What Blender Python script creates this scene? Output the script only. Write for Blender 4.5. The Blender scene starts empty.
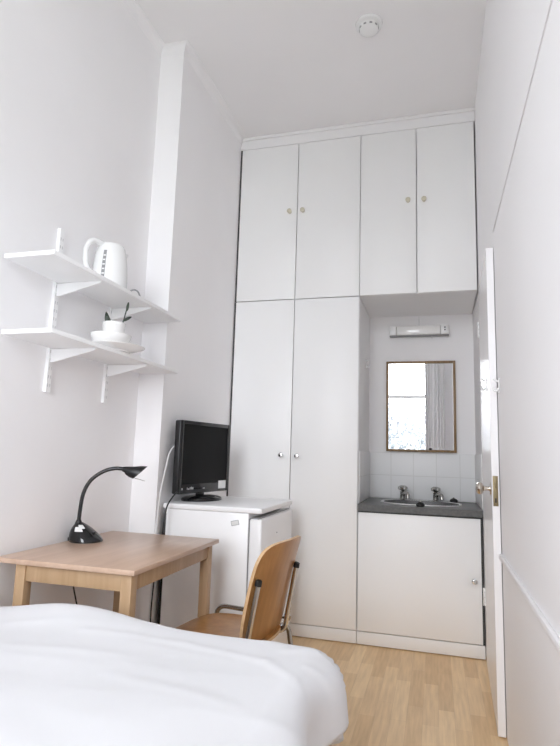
import bpy, bmesh, math, random
from mathutils import Vector, Matrix, noise
random.seed(7)
scene = bpy.context.scene
COL = scene.collection
PI = math.pi

# ------------------------------------------------------------------ materials
def mat(name, color, rough=.5, metal=0., var=0., vscale=8., bump=0., bscale=40., spec=.5, coat=0., vec_scale=None, color2=None):
    m = bpy.data.materials.new(name); m.use_nodes = True
    nt = m.node_tree; N = nt.nodes; L = nt.links
    b = N['Principled BSDF']
    b.inputs['Roughness'].default_value = rough
    b.inputs['Metallic'].default_value = metal
    b.inputs['Specular IOR Level'].default_value = spec
    b.inputs['Coat Weight'].default_value = coat
    b.inputs['Base Color'].default_value = (*color, 1)
    tc = N.new('ShaderNodeTexCoord'); mp = N.new('ShaderNodeMapping')
    L.new(tc.outputs['Object'], mp.inputs['Vector'])
    if vec_scale: mp.inputs['Scale'].default_value = vec_scale
    if var or color2:
        n = N.new('ShaderNodeTexNoise'); n.inputs['Scale'].default_value = vscale; n.inputs['Detail'].default_value = 4
        L.new(mp.outputs['Vector'], n.inputs['Vector'])
        r = N.new('ShaderNodeValToRGB')
        c1 = [max(0, c*(1-var)) for c in color]; c2 = color2 or [min(1, c*(1+var)) for c in color]
        r.color_ramp.elements[0].position = .3; r.color_ramp.elements[1].position = .7
        r.color_ramp.elements[0].color = (*c1, 1); r.color_ramp.elements[1].color = (*c2, 1)
        L.new(n.outputs['Fac'], r.inputs['Fac']); L.new(r.outputs['Color'], b.inputs['Base Color'])
    if bump:
        n2 = N.new('ShaderNodeTexNoise'); n2.inputs['Scale'].default_value = bscale; n2.inputs['Detail'].default_value = 3
        L.new(mp.outputs['Vector'], n2.inputs['Vector'])
        bp = N.new('ShaderNodeBump'); bp.inputs['Strength'].default_value = bump; bp.inputs['Distance'].default_value = .005
        L.new(n2.outputs['Fac'], bp.inputs['Height']); L.new(bp.outputs['Normal'], b.inputs['Normal'])
    return m

M = {}
M['wall'] = mat('painted plaster', (.885, .875, .885), .75, var=.012, vscale=2.5, bump=.12, bscale=25, spec=.25)
M['wallr'] = mat('eggshell painted partition', (.885, .875, .885), .55, var=.01, vscale=2, bump=.05, bscale=12, spec=.3)
M['ceil'] = mat('ceiling paint', (.88, .868, .876), .85, var=.012, vscale=2, bump=.1, bscale=30, spec=.2)
M['cab'] = mat('white melamine', (.89, .89, .893), .38, var=.006, vscale=3, spec=.4)
M['door'] = mat('white gloss paint', (.88, .87, .88), .27, var=.008, vscale=3, bump=.03, bscale=8)
M['shelf'] = mat('white shelf laminate', (.88, .88, .885), .4, var=.005)
M['metalw'] = mat('white coated steel', (.88, .88, .885), .35, var=.005)
M['dark'] = mat('dark slot', (.03, .03, .032), .7, var=.05)
M['gap'] = mat('dark gap shade', (.07, .07, .07), .8, var=.2, vscale=20)  # near-black colour that paints the shade inside narrow gaps
M['slot'] = mat('shaded slot', (.55, .55, .56), .7, var=.05)
M['ceramic'] = mat('glazed ceramic', (.84, .83, .82), .12, var=.005)
M['plasticw'] = mat('white plastic', (.82, .82, .82), .25, var=.005)
M['plasticg'] = mat('grey plastic', (.28, .28, .29), .3, var=.05)
M['fridge'] = mat('white enamel', (.88, .88, .89), .3, var=.005, bump=.02, bscale=150)
M['black'] = mat('black plastic', (.008, .008, .009), .34, var=.1, vscale=30)
M['blackg'] = mat('glossy black plastic', (.008, .008, .009), .1, var=.1)
M['screen'] = mat('matt black screen', (.007, .007, .007), .5, var=.06, vscale=60, spec=.12)
M['chrome'] = mat('chrome', (.72, .72, .72), .12, 1., var=.03, vscale=20)
M['chromed'] = mat('dull chrome tube', (.45, .44, .42), .22, 1., var=.05, vscale=20)
M['brass'] = mat('tarnished brass', (.24, .19, .11), .5, .8, var=.15, vscale=40)
M['nickel'] = mat('worn nickel', (.62, .57, .50), .2, 1., var=.1, vscale=40)
M['cream'] = mat('cream ceramic knob', (.66, .62, .50), .15, var=.05)
M['worktop'] = mat('grey worktop', (.105, .105, .103), .38, var=.18, vscale=60, bump=.03, bscale=120)
M['basin'] = mat('grey basin', (.12, .12, .12), .25, var=.12, vscale=50)
M['rubber'] = mat('black rubber', (.012, .012, .012), .5, var=.1)
M['sticker'] = mat('paper sticker', (.75, .75, .74), .6, var=.02)
M['ink'] = mat('grey print', (.30, .30, .32), .6, var=.05)
M['marks'] = mat('pale print', (.45, .45, .45), .5, var=.05)
M['curtain'] = mat('pale grey curtain cloth', (.74, .73, .73), .9, var=.03, vscale=40, bump=.1, bscale=200, spec=.1)
M['duvet'] = mat('white cotton', (.735, .735, .755), .85, var=.006, vscale=12, bump=.05, bscale=350, spec=.15)
M['mattress'] = mat('cream ticking', (.62, .58, .54), .9, var=.04, vscale=20, spec=.1)
M['divan'] = mat('pale divan cloth', (.50, .45, .42), .9, var=.05, vscale=40, spec=.1)
M['leaf'] = mat('dark green leaf', (.035, .05, .035), .4, var=.3, vscale=30)
M['soil'] = mat('potting soil', (.03, .02, .015), .9, var=.4, vscale=80)
M['cablew'] = mat('white cable', (.78, .78, .78), .4, var=.01)
M['tree'] = mat('garden leaf', (.30, .312, .34), .6, var=.35, vscale=1.5)
M['bark'] = mat('bark', (.10, .08, .07), .9, var=.3, vscale=12)
M['lawn'] = mat('garden ground', (.16, .18, .13), .95, var=.3, vscale=2)
M['render'] = mat('outside render', (.45, .43, .42), .9, var=.05)

def wood(name, c1, c2, rough, axis='y', scale=3., stretch=14., bump=.02):
    m = bpy.data.materials.new(name); m.use_nodes = True
    nt = m.node_tree; N = nt.nodes; L = nt.links; b = N['Principled BSDF']
    b.inputs['Roughness'].default_value = rough; b.inputs['Specular IOR Level'].default_value = .45
    tc = N.new('ShaderNodeTexCoord'); mp = N.new('ShaderNodeMapping')
    s = {'x': (1, stretch, stretch), 'y': (stretch, 1, stretch), 'z': (stretch, stretch, 1)}[axis]
    mp.inputs['Scale'].default_value = s
    L.new(tc.outputs['Object'], mp.inputs['Vector'])
    n = N.new('ShaderNodeTexNoise'); n.inputs['Scale'].default_value = scale; n.inputs['Detail'].default_value = 6
    n.inputs['Distortion'].default_value = .6
    L.new(mp.outputs['Vector'], n.inputs['Vector'])
    r = N.new('ShaderNodeValToRGB'); r.color_ramp.elements[0].position = .32; r.color_ramp.elements[1].position = .68
    r.color_ramp.elements[0].color = (*c1, 1); r.color_ramp.elements[1].color = (*c2, 1)
    L.new(n.outputs['Fac'], r.inputs['Fac']); L.new(r.outputs['Color'], b.inputs['Base Color'])
    bp = N.new('ShaderNodeBump'); bp.inputs['Strength'].default_value = bump; bp.inputs['Distance'].default_value = .002
    L.new(n.outputs['Fac'], bp.inputs['Height']); L.new(bp.outputs['Normal'], b.inputs['Normal'])
    return m
M['desktop'] = wood('beech laminate', (.49, .335, .245), (.57, .405, .305), .28, 'y', 2.2)
M['deskleg'] = wood('solid beech', (.41, .265, .145), (.50, .34, .205), .4, 'z', 2.5)
M['chairply'] = wood('varnished plywood', (.33, .145, .036), (.435, .205, .060), .28, 'z', 2.2, 12)
M['chairedge'] = wood('plywood edge', (.52, .33, .17), (.64, .43, .25), .4, 'y', 3)
M['mframe'] = wood('brown wooden frame', (.20, .125, .06), (.31, .20, .10), .4, 'z', 6)

def floor_material():
    m = bpy.data.materials.new('beech strip laminate'); m.use_nodes = True
    nt = m.node_tree; N = nt.nodes; L = nt.links; b = N['Principled BSDF']
    b.inputs['Roughness'].default_value = .38; b.inputs['Specular IOR Level'].default_value = .35
    tc = N.new('ShaderNodeTexCoord'); mp = N.new('ShaderNodeMapping')
    mp.inputs['Rotation'].default_value = (0, 0, PI/2)
    L.new(tc.outputs['Object'], mp.inputs['Vector'])
    br = N.new('ShaderNodeTexBrick')
    br.offset = .37; br.offset_frequency = 2; br.squash = 1
    br.inputs['Scale'].default_value = 1.; br.inputs['Brick Width'].default_value = .42; br.inputs['Row Height'].default_value = .064
    br.inputs['Mortar Size'].default_value = .0006; br.inputs['Mortar Smooth'].default_value = .3
    br.inputs['Color1'].default_value = (.72, .50, .275, 1); br.inputs['Color2'].default_value = (.88, .665, .41, 1)
    br.inputs['Mortar'].default_value = (.64, .45, .27, 1); br.inputs['Bias'].default_value = 0
    L.new(mp.outputs['Vector'], br.inputs['Vector'])
    mp2 = N.new('ShaderNodeMapping'); mp2.inputs['Scale'].default_value = (28, 2.2, 1)
    L.new(tc.outputs['Object'], mp2.inputs['Vector'])
    n = N.new('ShaderNodeTexNoise'); n.inputs['Scale'].default_value = 2.4; n.inputs['Detail'].default_value = 6
    L.new(mp2.outputs['Vector'], n.inputs['Vector'])
    r = N.new('ShaderNodeValToRGB'); r.color_ramp.elements[0].position = .3; r.color_ramp.elements[1].position = .7
    r.color_ramp.elements[0].color = (.86, .84, .82, 1); r.color_ramp.elements[1].color = (1.04, 1.04, 1.04, 1)
    L.new(n.outputs['Fac'], r.inputs['Fac'])
    mx = N.new('ShaderNodeMix'); mx.data_type = 'RGBA'; mx.blend_type = 'MULTIPLY'; mx.inputs[0].default_value = 1
    L.new(br.outputs['Color'], mx.inputs[6]); L.new(r.outputs['Color'], mx.inputs[7])
    L.new(mx.outputs[2], b.inputs['Base Color'])
    return m
M['floor'] = floor_material()

def tile_material():
    m = bpy.data.materials.new('white glazed tiles'); m.use_nodes = True
    nt = m.node_tree; N = nt.nodes; L = nt.links; b = N['Principled BSDF']
    b.inputs['Roughness'].default_value = .38; b.inputs['Specular IOR Level'].default_value = .35
    tc = N.new('ShaderNodeTexCoord')
    sep = N.new('ShaderNodeSeparateXYZ'); L.new(tc.outputs['Object'], sep.inputs[0])
    ad = N.new('ShaderNodeMath'); ad.operation = 'ADD'; L.new(sep.outputs['X'], ad.inputs[0]); L.new(sep.outputs['Y'], ad.inputs[1])
    sx = N.new('ShaderNodeMath'); sx.operation = 'SUBTRACT'; sx.inputs[1].default_value = .8324+.562; L.new(ad.outputs[0], sx.inputs[0])
    sz = N.new('ShaderNodeMath'); sz.operation = 'SUBTRACT'; sz.inputs[1].default_value = .786; L.new(sep.outputs['Z'], sz.inputs[0])
    cb = N.new('ShaderNodeCombineXYZ'); L.new(sx.outputs[0], cb.inputs['X']); L.new(sz.outputs[0], cb.inputs['Y'])
    br = N.new('ShaderNodeTexBrick'); br.offset = 0; br.squash = 1
    br.inputs['Scale'].default_value = 1; br.inputs['Brick Width'].default_value = .15; br.inputs['Row Height'].default_value = .1545
    br.inputs['Mortar Size'].default_value = .0032; br.inputs['Mortar Smooth'].default_value = .4
    br.inputs['Color1'].default_value = (.86, .86, .86, 1); br.inputs['Color2'].default_value = (.85, .85, .855, 1)
    br.inputs['Mortar'].default_value = (.76, .76, .75, 1)
    L.new(cb.outputs[0], br.inputs['Vector']); L.new(br.outputs['Color'], b.inputs['Base Color'])
    bp = N.new('ShaderNodeBump'); bp.inputs['Strength'].default_value = .4; bp.inputs['Distance'].default_value = .002; bp.invert = True
    L.new(br.outputs['Fac'], bp.inputs['Height']); L.new(bp.outputs['Normal'], b.inputs['Normal'])
    return m
M['tiles'] = tile_material()

def mirror_material():
    m = bpy.data.materials.new('silvered glass'); m.use_nodes = True
    N = m.node_tree.nodes; L = m.node_tree.links; b = N['Principled BSDF']
    b.inputs['Metallic'].default_value = 1; b.inputs['Roughness'].default_value = .015
    n = N.new('ShaderNodeTexNoise'); n.inputs['Scale'].default_value = 3
    r = N.new('ShaderNodeValToRGB'); r.color_ramp.elements[0].color = (.90, .91, .92, 1); r.color_ramp.elements[1].color = (.94, .94, .95, 1)
    L.new(n.outputs['Fac'], r.inputs['Fac']); L.new(r.outputs['Color'], b.inputs['Base Color'])
    return m
M['mirror'] = mirror_material()

def pane_material():
    m = bpy.data.materials.new('clear window glass'); m.use_nodes = True
    nt = m.node_tree; N = nt.nodes; L = nt.links
    for n in list(N): N.remove(n)
    o = N.new('ShaderNodeOutputMaterial'); mx = N.new('ShaderNodeMixShader'); t = N.new('ShaderNodeBsdfTransparent'); g = N.new('ShaderNodeBsdfGlossy')
    g.inputs['Roughness'].default_value = .02; t.inputs['Color'].default_value = (.96, .97, .97, 1)
    f = N.new('ShaderNodeFresnel'); f.inputs['IOR'].default_value = 1.35
    L.new(f.outputs[0], mx.inputs[0]); L.new(t.outputs[0], mx.inputs[1]); L.new(g.outputs[0], mx.inputs[2]); L.new(mx.outputs[0], o.inputs['Surface'])
    return m
M['pane'] = pane_material()

# ------------------------------------------------------------------ mesh helpers
def box(bm, x0, x1, y0, y1, z0, z1, bev=0., seg=2):
    vs = [bm.verts.new((x, y, z)) for z in (z0, z1) for y in (y0, y1) for x in (x0, x1)]
    F = [(0, 2, 3, 1), (4, 5, 7, 6), (0, 1, 5, 4), (2, 6, 7, 3), (0, 4, 6, 2), (1, 3, 7, 5)]
    fs = [bm.faces.new([vs[i] for i in f]) for f in F]
    if bev > 0:
        es = list({e for f in fs for e in f.edges})
        bmesh.ops.bevel(bm, geom=es, offset=bev, segments=seg, profile=.5, affect='EDGES', clamp_overlap=True)
    return bm
def BX(*a, **k):
    return box(bmesh.new(), *a, **k)
def prism(bm, pts, axis, a0, a1):
    """closed outline pts (2-D) pushed along axis from a0 to a1"""
    def P(p, a):
        return {'x': (a, p[0], p[1]), 'y': (p[0], a, p[1]), 'z': (p[0], p[1], a)}[axis]
    A = [bm.verts.new(P(p, a0)) for p in pts]; B = [bm.verts.new(P(p, a1)) for p in pts]
    bm.faces.new(A[::-1]); bm.faces.new(B)
    n = len(pts)
    for i in range(n): bm.faces.new((A[i], A[(i+1) % n], B[(i+1) % n], B[i]))
    bmesh.ops.recalc_face_normals(bm, faces=bm.faces[:])
    return bm
def lathe(bm, prof, seg=28, axis='z', centre=(0, 0, 0)):
    rings = []
    for r, z in prof:
        ring = []
        for k in range(seg):
            a = 2*PI*k/seg
            p = (r*math.cos(a), r*math.sin(a), z)
            if axis == 'y': p = (p[0], z, p[1])
            if axis == 'x': p = (z, p[0], p[1])
            ring.append(bm.verts.new((p[0]+centre[0], p[1]+centre[1], p[2]+centre[2])))
        rings.append(ring)
    for a, b in zip(rings, rings[1:]):
        for k in range(seg): bm.faces.new((a[k], a[(k+1) % seg], b[(k+1) % seg], b[k]))
    bm.faces.new(rings[0][::-1]); bm.faces.new(rings[-1])
    bmesh.ops.recalc_face_normals(bm, faces=bm.faces[:])
    return bm
def smooth_path(pts, n=8):
    pts = [Vector(p) for p in pts]; out = []
    P = [pts[0]*2-pts[1]] + pts + [pts[-1]*2-pts[-2]]
    for i in range(1, len(P)-2):
        for k in range(n):
            t = k/n
            a, b, c, d = P[i-1], P[i], P[i+1], P[i+2]
            out.append(.5*((2*b)+(c-a)*t+(2*a-5*b+4*c-d)*t*t+(3*b-a-3*c+d)*t*t*t))
    out.append(pts[-1]); return out
def fillet(pts, r, n=6):
    pts = [Vector(p) for p in pts]; out = [pts[0]]
    for a, b, c in zip(pts, pts[1:], pts[2:]):
        d1 = (a-b); d2 = (c-b); rr = min(r, d1.length*.48, d2.length*.48)
        p1 = b+d1.normalized()*rr; p2 = b+d2.normalized()*rr
        for k in range(n+1):
            t = k/n; out.append((1-t)**2*p1+2*t*(1-t)*b+t*t*p2)
    out.append(pts[-1]); return out
def tube(bm, pts, r, seg=10):
    pts = [Vector(p) for p in pts]; rings = []; n = len(pts)
    T = [(pts[min(i+1, n-1)]-pts[max(i-1, 0)]).normalized() for i in range(n)]
    up = Vector((0, 0, 1)) if abs(T[0].z) < .9 else Vector((0, 1, 0))
    U = T[0].cross(up).normalized()
    for i in range(n):
        U = (U-T[i]*U.dot(T[i])).normalized(); V = T[i].cross(U)
        ri = r(i/(n-1)) if callable(r) else r
        rings.append([bm.verts.new(pts[i]+ri*(math.cos(2*PI*k/seg)*U+math.sin(2*PI*k/seg)*V)) for k in range(seg)])
    for a, b in zip(rings, rings[1:]):
        for k in range(seg): bm.faces.new((a[k], a[(k+1) % seg], b[(k+1) % seg], b[k]))
    bm.faces.new(rings[0][::-1]); bm.faces.new(rings[-1])
    bmesh.ops.recalc_face_normals(bm, faces=bm.faces[:])
    return bm
def obj(name, bm, m, parent=None, label=None, ang=35):
    me = bpy.data.meshes.new(name); bm.to_mesh(me); bm.free()
    for mm in (m if isinstance(m, (list, tuple)) else [m]): me.materials.append(mm)
    for p in me.polygons: p.use_smooth = True
    me.set_sharp_from_angle(angle=math.radians(ang))
    o = bpy.data.objects.new(name, me); COL.objects.link(o)
    if parent: o.parent = parent
    if label: o['label'] = label
    return o
def thing(name, label, cat, loc=(0, 0, 0), rz=0., group=None):
    o = bpy.data.objects.new(name, None); COL.objects.link(o)
    o.empty_display_size = .05
    o.location = loc; o.rotation_euler = (0, 0, rz); o['label'] = label; o['category'] = cat
    if group: o['group'] = group
    return o
def tag(o, label, cat, group=None):
    o['label'] = label; o['category'] = cat
    if group: o['group'] = group
    return o
def struct(name, bm, m, label=None, cat=None, parent=None):
    o = obj(name, bm, m, parent)
    if parent is None:
        o['kind'] = 'structure'
        if label: o['label'] = label
        if cat: o['category'] = cat
    return o
def copy_tree(o, loc, label=None, group=None, rz=None):
    r = o.copy(); COL.objects.link(r); r.location = loc
    if rz is not None: r.rotation_euler = (0, 0, rz)
    if label: r['label'] = label
    if group: r['group'] = group
    for ch in o.children:
        c = ch.copy(); COL.objects.link(c); c.parent = r
        for g in ch.children:
            d = g.copy(); COL.objects.link(d); d.parent = c
    return r

# ------------------------------------------------------------------ dimensions (metres; camera calibrated on the picture)
XL, XR = -.137, 1.533          # recess wall, partition wall
XB = 0.0                       # chimney breast face
YS = -.907                     # step of the breast
YB, YF = .567, -4.40           # end wall behind the cupboards, window wall
ZC = 3.222                     # ceiling
A1, A2, A3, W = .4153, .8312, 1.1798, 1.529
H1, HT = 2.05, 3.135
HW = .784

# ------------------------------------------------------------------ the setting
struct('floor', BX(-.4, 2.6, YF-.25, YB+.12, -.08, 0), M['floor'], 'pale beech strip laminate floor of the narrow room', 'floor')
struct('ceiling', BX(-.4, XR+.14, YF-.25, YB+.12, ZC, ZC+.1), M['ceil'], 'plain white painted ceiling above the tall cupboards', 'ceiling')
struct('wall_left', prism(bmesh.new(), [(-.4, YF-.25), (XL, YF-.25), (XL, YS), (XB, YS), (XB, YB+.1), (-.4, YB+.1)], 'z', 0, ZC), M['wall'],
       'white plaster wall stepping out into a chimney breast beside the cupboards', 'wall')
struct('wall_back', BX(XB, XR, YB, YB+.1, 0, ZC), M['wall'], 'white end wall of the sink alcove', 'wall')
DY0, DY1, DZ = -.862, -.050, 1.995     # doorway in the partition
bm = bmesh.new()
box(bm, XR, XR+.11, YF-.25, DY0, 0, ZC); box(bm, XR, XR+.11, DY1, YB+.1, 0, ZC); box(bm, XR, XR+.11, DY0, DY1, DZ, ZC)
struct('wall_right', bm, M['wallr'], 'white satin painted partition wall beside the open door', 'wall')
WX0, WX1, WZ0, WZ1 = .10, 1.20, .82, 3.06
bm = bmesh.new()
box(bm, XL, WX0, YF-.25, YF, 0, ZC); box(bm, WX1, XR, YF-.25, YF, 0, ZC)
box(bm, WX0, WX1, YF-.25, YF, 0, WZ0); box(bm, WX0, WX1, YF-.25, YF, WZ1, ZC)
struct('wall_front', bm, M['wall'], 'white wall around the tall sash window', 'wall')
# corridor beyond the doorway
bm = bmesh.new(); box(bm, 2.5, 2.6, -1.6, .6, 0, 2.6); box(bm, XR+.11, 2.5, -1.6, -1.5, 0, 2.6); box(bm, XR+.11, 2.5, .5, .6, 0, 2.6); box(bm, XR+.11, 2.6, -1.6, .6, 2.6, 2.7)
struct('wall_corridor', bm, M['wall'], 'dim corridor wall beyond the doorway', 'wall')

# small cove under the ceiling: along the left wall, round the step and over the cupboards
def cove(path, s=.036):
    """path of (x, y) corners, room on the right-hand side of travel"""
    bm = bmesh.new()
    pts = [Vector(p) for p in path]; n = len(pts)
    prof = [(0, -s-.012), (.006, -s)] + [(.006+(s-.006)*(1-math.cos(t*PI/10)), -s+(s-.004)*math.sin(t*PI/10)) for t in range(1, 6)] + [(s, 0), (0, 0)]
    rows = []
    for i, p in enumerate(pts):
        ds = []
        if i > 0: ds.append((p-pts[i-1]).normalized())
        if i < n-1: ds.append((pts[i+1]-p).normalized())
        ns = [Vector((d.y, -d.x)) for d in ds]
        m_ = sum(ns, Vector((0, 0)))
        m_ = m_/m_.dot(ns[0]) if len(ns) == 2 else m_
        rows.append([bm.verts.new((p.x+m_.x*a, p.y+m_.y*a, ZC+b)) for a, b in prof])
    k = len(prof)
    for a, b in zip(rows, rows[1:]):
        for j in range(k): bm.faces.new((a[j], a[(j+1) % k], b[(j+1) % k], b[j]))
    bm.faces.new(rows[0]); bm.faces.new(rows[-1][::-1])
    bmesh.ops.recalc_face_normals(bm, faces=bm.faces[:])
    return bm
struct('trim_1', cove([(XL, YF), (XL, YS), (XB, YS), (XB, .012)]), M['wall'], 'small plaster cove along the left wall and chimney breast', 'cornice')
bm = bmesh.new(); box(bm, XB, XR, .006, .05, HT+.002, ZC, .003)
box(bm, XB, XR, -.006, .006, ZC-.022, ZC, .004)
struct('trim_2', bm, M['wall'], 'white filler strip between the cupboard tops and ceiling', 'cornice')
struct('trim_3', BX(XR-.004, XR, YF, DY0-.002, 2.052, 2.060, .0015), M['wallr'], 'thin joint strip high on the partition wall', 'moulding')
struct('trim_4', BX(XR-.014, XR, YF, DY0-.002, .673, .693, .004), M['wallr'], 'slim white moulding low on the partition wall', 'moulding')
bm = bmesh.new(); T = .005
box(bm, A2+.004+T, XR-T-.002, YB-T, YB, HW+.002, HW+.002+.309, .002)
ob = struct('trim_5', bm, M['tiles'], 'two rows of white glazed tiles above the worktop', 'tiles')
bm = bmesh.new(); box(bm, XR-T-.001, XR-.001, .02, YB-.001, HW+.002, HW+.311, .002)
struct('trim_6', bm, M['tiles'], 'white glazed tiles on the right cheek of the sink alcove', 'tiles')
bm = bmesh.new(); box(bm, A2+.003, A2+.003+T, .02, YB-.001, HW+.002, HW+.311, .002)
struct('trim_7', bm, M['tiles'], 'white glazed tiles on the wardrobe cheek of the sink alcove', 'tiles')

# window, set in the wall behind the camera (seen in the mirror)
win = struct('window_1', BX(WX0, WX0+.05, YF-.16, YF-.06, WZ0, WZ1, .003), M['door'], 'tall white sash window with a bright sky outside', 'window')
bm = bmesh.new()
box(bm, WX1-.05, WX1, YF-.16, YF-.06, WZ0, WZ1, .003); box(bm, WX0+.05, WX1-.05, YF-.16, YF-.06, WZ1-.05, WZ1, .003); box(bm, WX0+.05, WX1-.05, YF-.16, YF-.06, WZ0, WZ0+.06, .003)
obj('window_frame', bm, M['door'], win)
obj('meeting_rail', BX(WX0+.05, WX1-.05, YF-.145, YF-.075, 1.99, 2.045, .004), M['door'], win)
obj('pane', BX(WX0+.05, WX1-.05, YF-.132, YF-.128, 2.045, WZ1-.05), M['pane'], win)
obj('pane', BX(WX0+.05, WX1-.05, YF-.102, YF-.098, WZ0+.06, 1.99), M['pane'], win)
obj('window_sill', BX(WX0-.04, WX1+.04, YF-.06, YF+.05, WZ0-.035, WZ0, .006), M['door'], win)

# curtain, right-hand side of the window
bm = bmesh.new(); n = 90; rows = []
for j in range(14):
    z = .30+(3.10-.30)*j/13; row = []
    for i in range(n+1):
        t = i/n; x = 1.12+.31*t + .008*math.sin(9*t+z)
        y = YF+.085+.026*math.sin(t*2*PI*7.0+.5*math.sin(z*1.3))*(.75+.25*math.sin(t*13))*(1-.3*j/13)
        row.append(bm.verts.new((x, y, z)))
    rows.append(row)
for a, b in zip(rows, rows[1:]):
    for i in range(n): bm.faces.new((a[i], a[i+1], b[i+1], b[i]))
cu = obj('curtain', bm, M['curtain'])
sm = cu.modifiers.new('thick', 'SOLIDIFY'); sm.thickness = .003
tag(cu, 'grey full-length curtain drawn aside at the sash window, reflected in the mirror', 'curtain')
t = thing('curtain_rail', 'white curtain rail above the sash window', 'curtain rail', (0, YF, 0))
bm = bmesh.new(); tube(bm, [(XL+.08, 0.085, 3.125), (XR-.05, 0.085, 3.125)], .012, 12); obj('rail', bm, M['metalw'], t)
for x in (.1, 1.2): obj('bracket', BX(x-.01, x+.01, .001, .085, 3.115, 3.135, .003), M['metalw'], t)

# outside: ground, trees, all well beyond the window
struct('ground', BX(-16, 16, -40, YF-.26, -3.2, -3.1), M['lawn'], 'garden ground below the window', 'ground')
def tree(x, y, h, r, name_label):
    t = thing('garden_tree', name_label, 'tree', (x, y, -3.1))
    bm = bmesh.new(); tube(bm, smooth_path([(0, 0, 0), (.05, .02, 1.5), (-.04, .05, h*.62), (0, 0, h*.85)]), lambda s: .16*(1-.75*s), 8); obj('trunk', bm, M['bark'], t)
    bm = bmesh.new(); rnd = random.Random(int(x*100+y))
    for k in range(6000):
        d = Vector((rnd.gauss(0, 1), rnd.gauss(0, 1), rnd.gauss(0, 1))).normalized()*(rnd.random()**.4)
        c = Vector((d.x*r, d.y*r, h*.70+d.z*h*.30))
        u = Vector((rnd.gauss(0, 1), rnd.gauss(0, 1), rnd.gauss(0, 1))).normalized(); v = u.orthogonal().normalized(); s = .08+.08*rnd.random()
        bm.faces.new([bm.verts.new(c+u*s), bm.verts.new(c+v*s*.5), bm.verts.new(c-u*s), bm.verts.new(c-v*s*.5)])
    o = obj('foliage', bm, M['tree'], t); o['kind'] = 'stuff'
tree(-.5, -23.0, 7.0, 3.0, 'pale garden tree outside, reflected at the foot of the mirror')

# ------------------------------------------------------------------ door, ajar against the partition
DW, DT = .806, .030
d = bpy.data.objects.new('door_1', None)
bm = BX(-DT, 0, -DW, 0, .006, 1.985, .002)
me = bpy.data.meshes.new('door_1'); bm.to_mesh(me); bm.free(); me.materials.append(M['door'])
d = bpy.data.objects.new('door_1', me); COL.objects.link(d)
d.location = (1.555, DY1-.003, 0); d.rotation_euler = (0, 0, math.radians(-1.75)); d['kind'] = 'structure'
d['label'] = 'white gloss flush door standing ajar beside the sink cabinet'; d['category'] = 'door'
for z in (.34, 1.80):
    bm = bmesh.new(); lathe(bm, [(.005, -.045), (.0055, -.044), (.0055, .044), (.005, .045)], 10, 'z', (-DT-.004, -.004, z)); box(bm, -DT-.0015, -DT, -.030, -.004, z-.042, z+.042)
    h = obj('hinge', bm, M['metalw'], d)
    bm = bmesh.new()
    for k in (-.026, 0, .026): lathe(bm, [(.0035, -.0012), (.0035, 0)], 8, 'x', (-DT-.0015, -.018, z+k))
    obj('screw', bm, M['plasticg'], h, 'grey screw heads')
# knob and lock
k = obj('door_knob', lathe(bmesh.new(), [(.004, -.062), (.016, -.060), (.025, -.052), (.027, -.044), (.022, -.034), (.011, -.028), (.009, -.012), (.010, -.003), (.024, -.002), (.025, 0)], 24, 'x', (-DT, -DW+.058, .945)), M['nickel'], d, 'worn nickel round knob')
obj('rose', lathe(bmesh.new(), [(.012, -.005), (.026, -.004), (.028, 0)], 24, 'x', (-DT, -DW+.058, .945)), M['nickel'], d)
lp = obj('lock_plate', BX(-DT+.004, -.006, -DW-.0015, -DW, .878, 1.000, .0005), M['brass'], d, 'tarnished brass lock plate')
obj('latch', BX(-DT+.011, -.013, -DW-.009, -DW-.0015, .952, .975, .002), M['brass'], lp)
obj('strike_hole', BX(-DT+.011, -.013, -DW-.0022, -DW-.0015, .892, .910), M['dark'], lp, 'dark keyhole slot')
# door frame head and jamb faces
bm = bmesh.new(); box(bm, XR+.0015, XR+.105, DY0+.0005, DY0+.060, 0, DZ-.001); 
struct('trim_8', bm, M['door'], 'white door jamb on the latch side', 'door jamb')

# ------------------------------------------------------------------ wall hooks
def hook_parts(parent, loc=(0, 0, 0), rz=0., top=True):
    pl_ = obj('back_plate' if top else 'coat_hook', BX(-.009, .009, -.004, 0, -.032, .032, .002), M['plasticw'], parent, None if top else 'white coat hook')
    pl_.location = loc; pl_.rotation_euler = (0, 0, rz)
    for pts in ([(0, -.003, .018), (0, -.014, .022), (0, -.022, .030)], [(0, -.003, -.010), (0, -.012, -.022), (0, -.022, -.016), (0, -.024, -.004)]):
        bm = bmesh.new(); tube(bm, smooth_path(pts), .0045, 8); obj('prong', bm, M['plasticw'], parent if top else pl_)
t = thing('coat_hook', 'white coat hook on the partition wall just before the door edge', 'hook', (XR-.0005, -.925, 1.366), -PI/2)
hook_parts(t)
hook_parts(d, (-DT-.0003, -.640, 1.40), -PI/2, False)

# ------------------------------------------------------------------ cupboards
def knob_bm(x, z, r=.0155):
    return lathe(bmesh.new(), [(.004, -.030), (r*.75, -.0285), (r, -.023), (r*.95, -.017), (r*.5, -.011), (r*.42, -.004), (r*.75, 0)], 20, 'y', (x, 0, z))
G = .0022
def cab_door(parent, x0, x1, z0, z1, kx, kz, km, klabel):
    dr = obj('door', BX(x0+G, x1-G, 0, .018, z0+G, z1-(.006 if z1 > 3 else G), .0012), M['cab'], parent)
    obj('knob', knob_bm(kx, kz), km, dr, klabel)
    return dr
def carcass(x0, x1, z0, z1, y0=.020, y1=YB-.002, th=.016, open_front=True):
    bm = bmesh.new()
    box(bm, x0, x0+th, y0, y1, z0, z1); box(bm, x1-th, x1, y0, y1, z0, z1)
    box(bm, x0+th, x1-th, y0, y1, z0, z0+th); box(bm, x0+th, x1-th, y0, y1, z1-th, z1); box(bm, x0+th, x1-th, y1-.006, y1, z0+th, z1-th)
    return bm
X0 = .012
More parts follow.
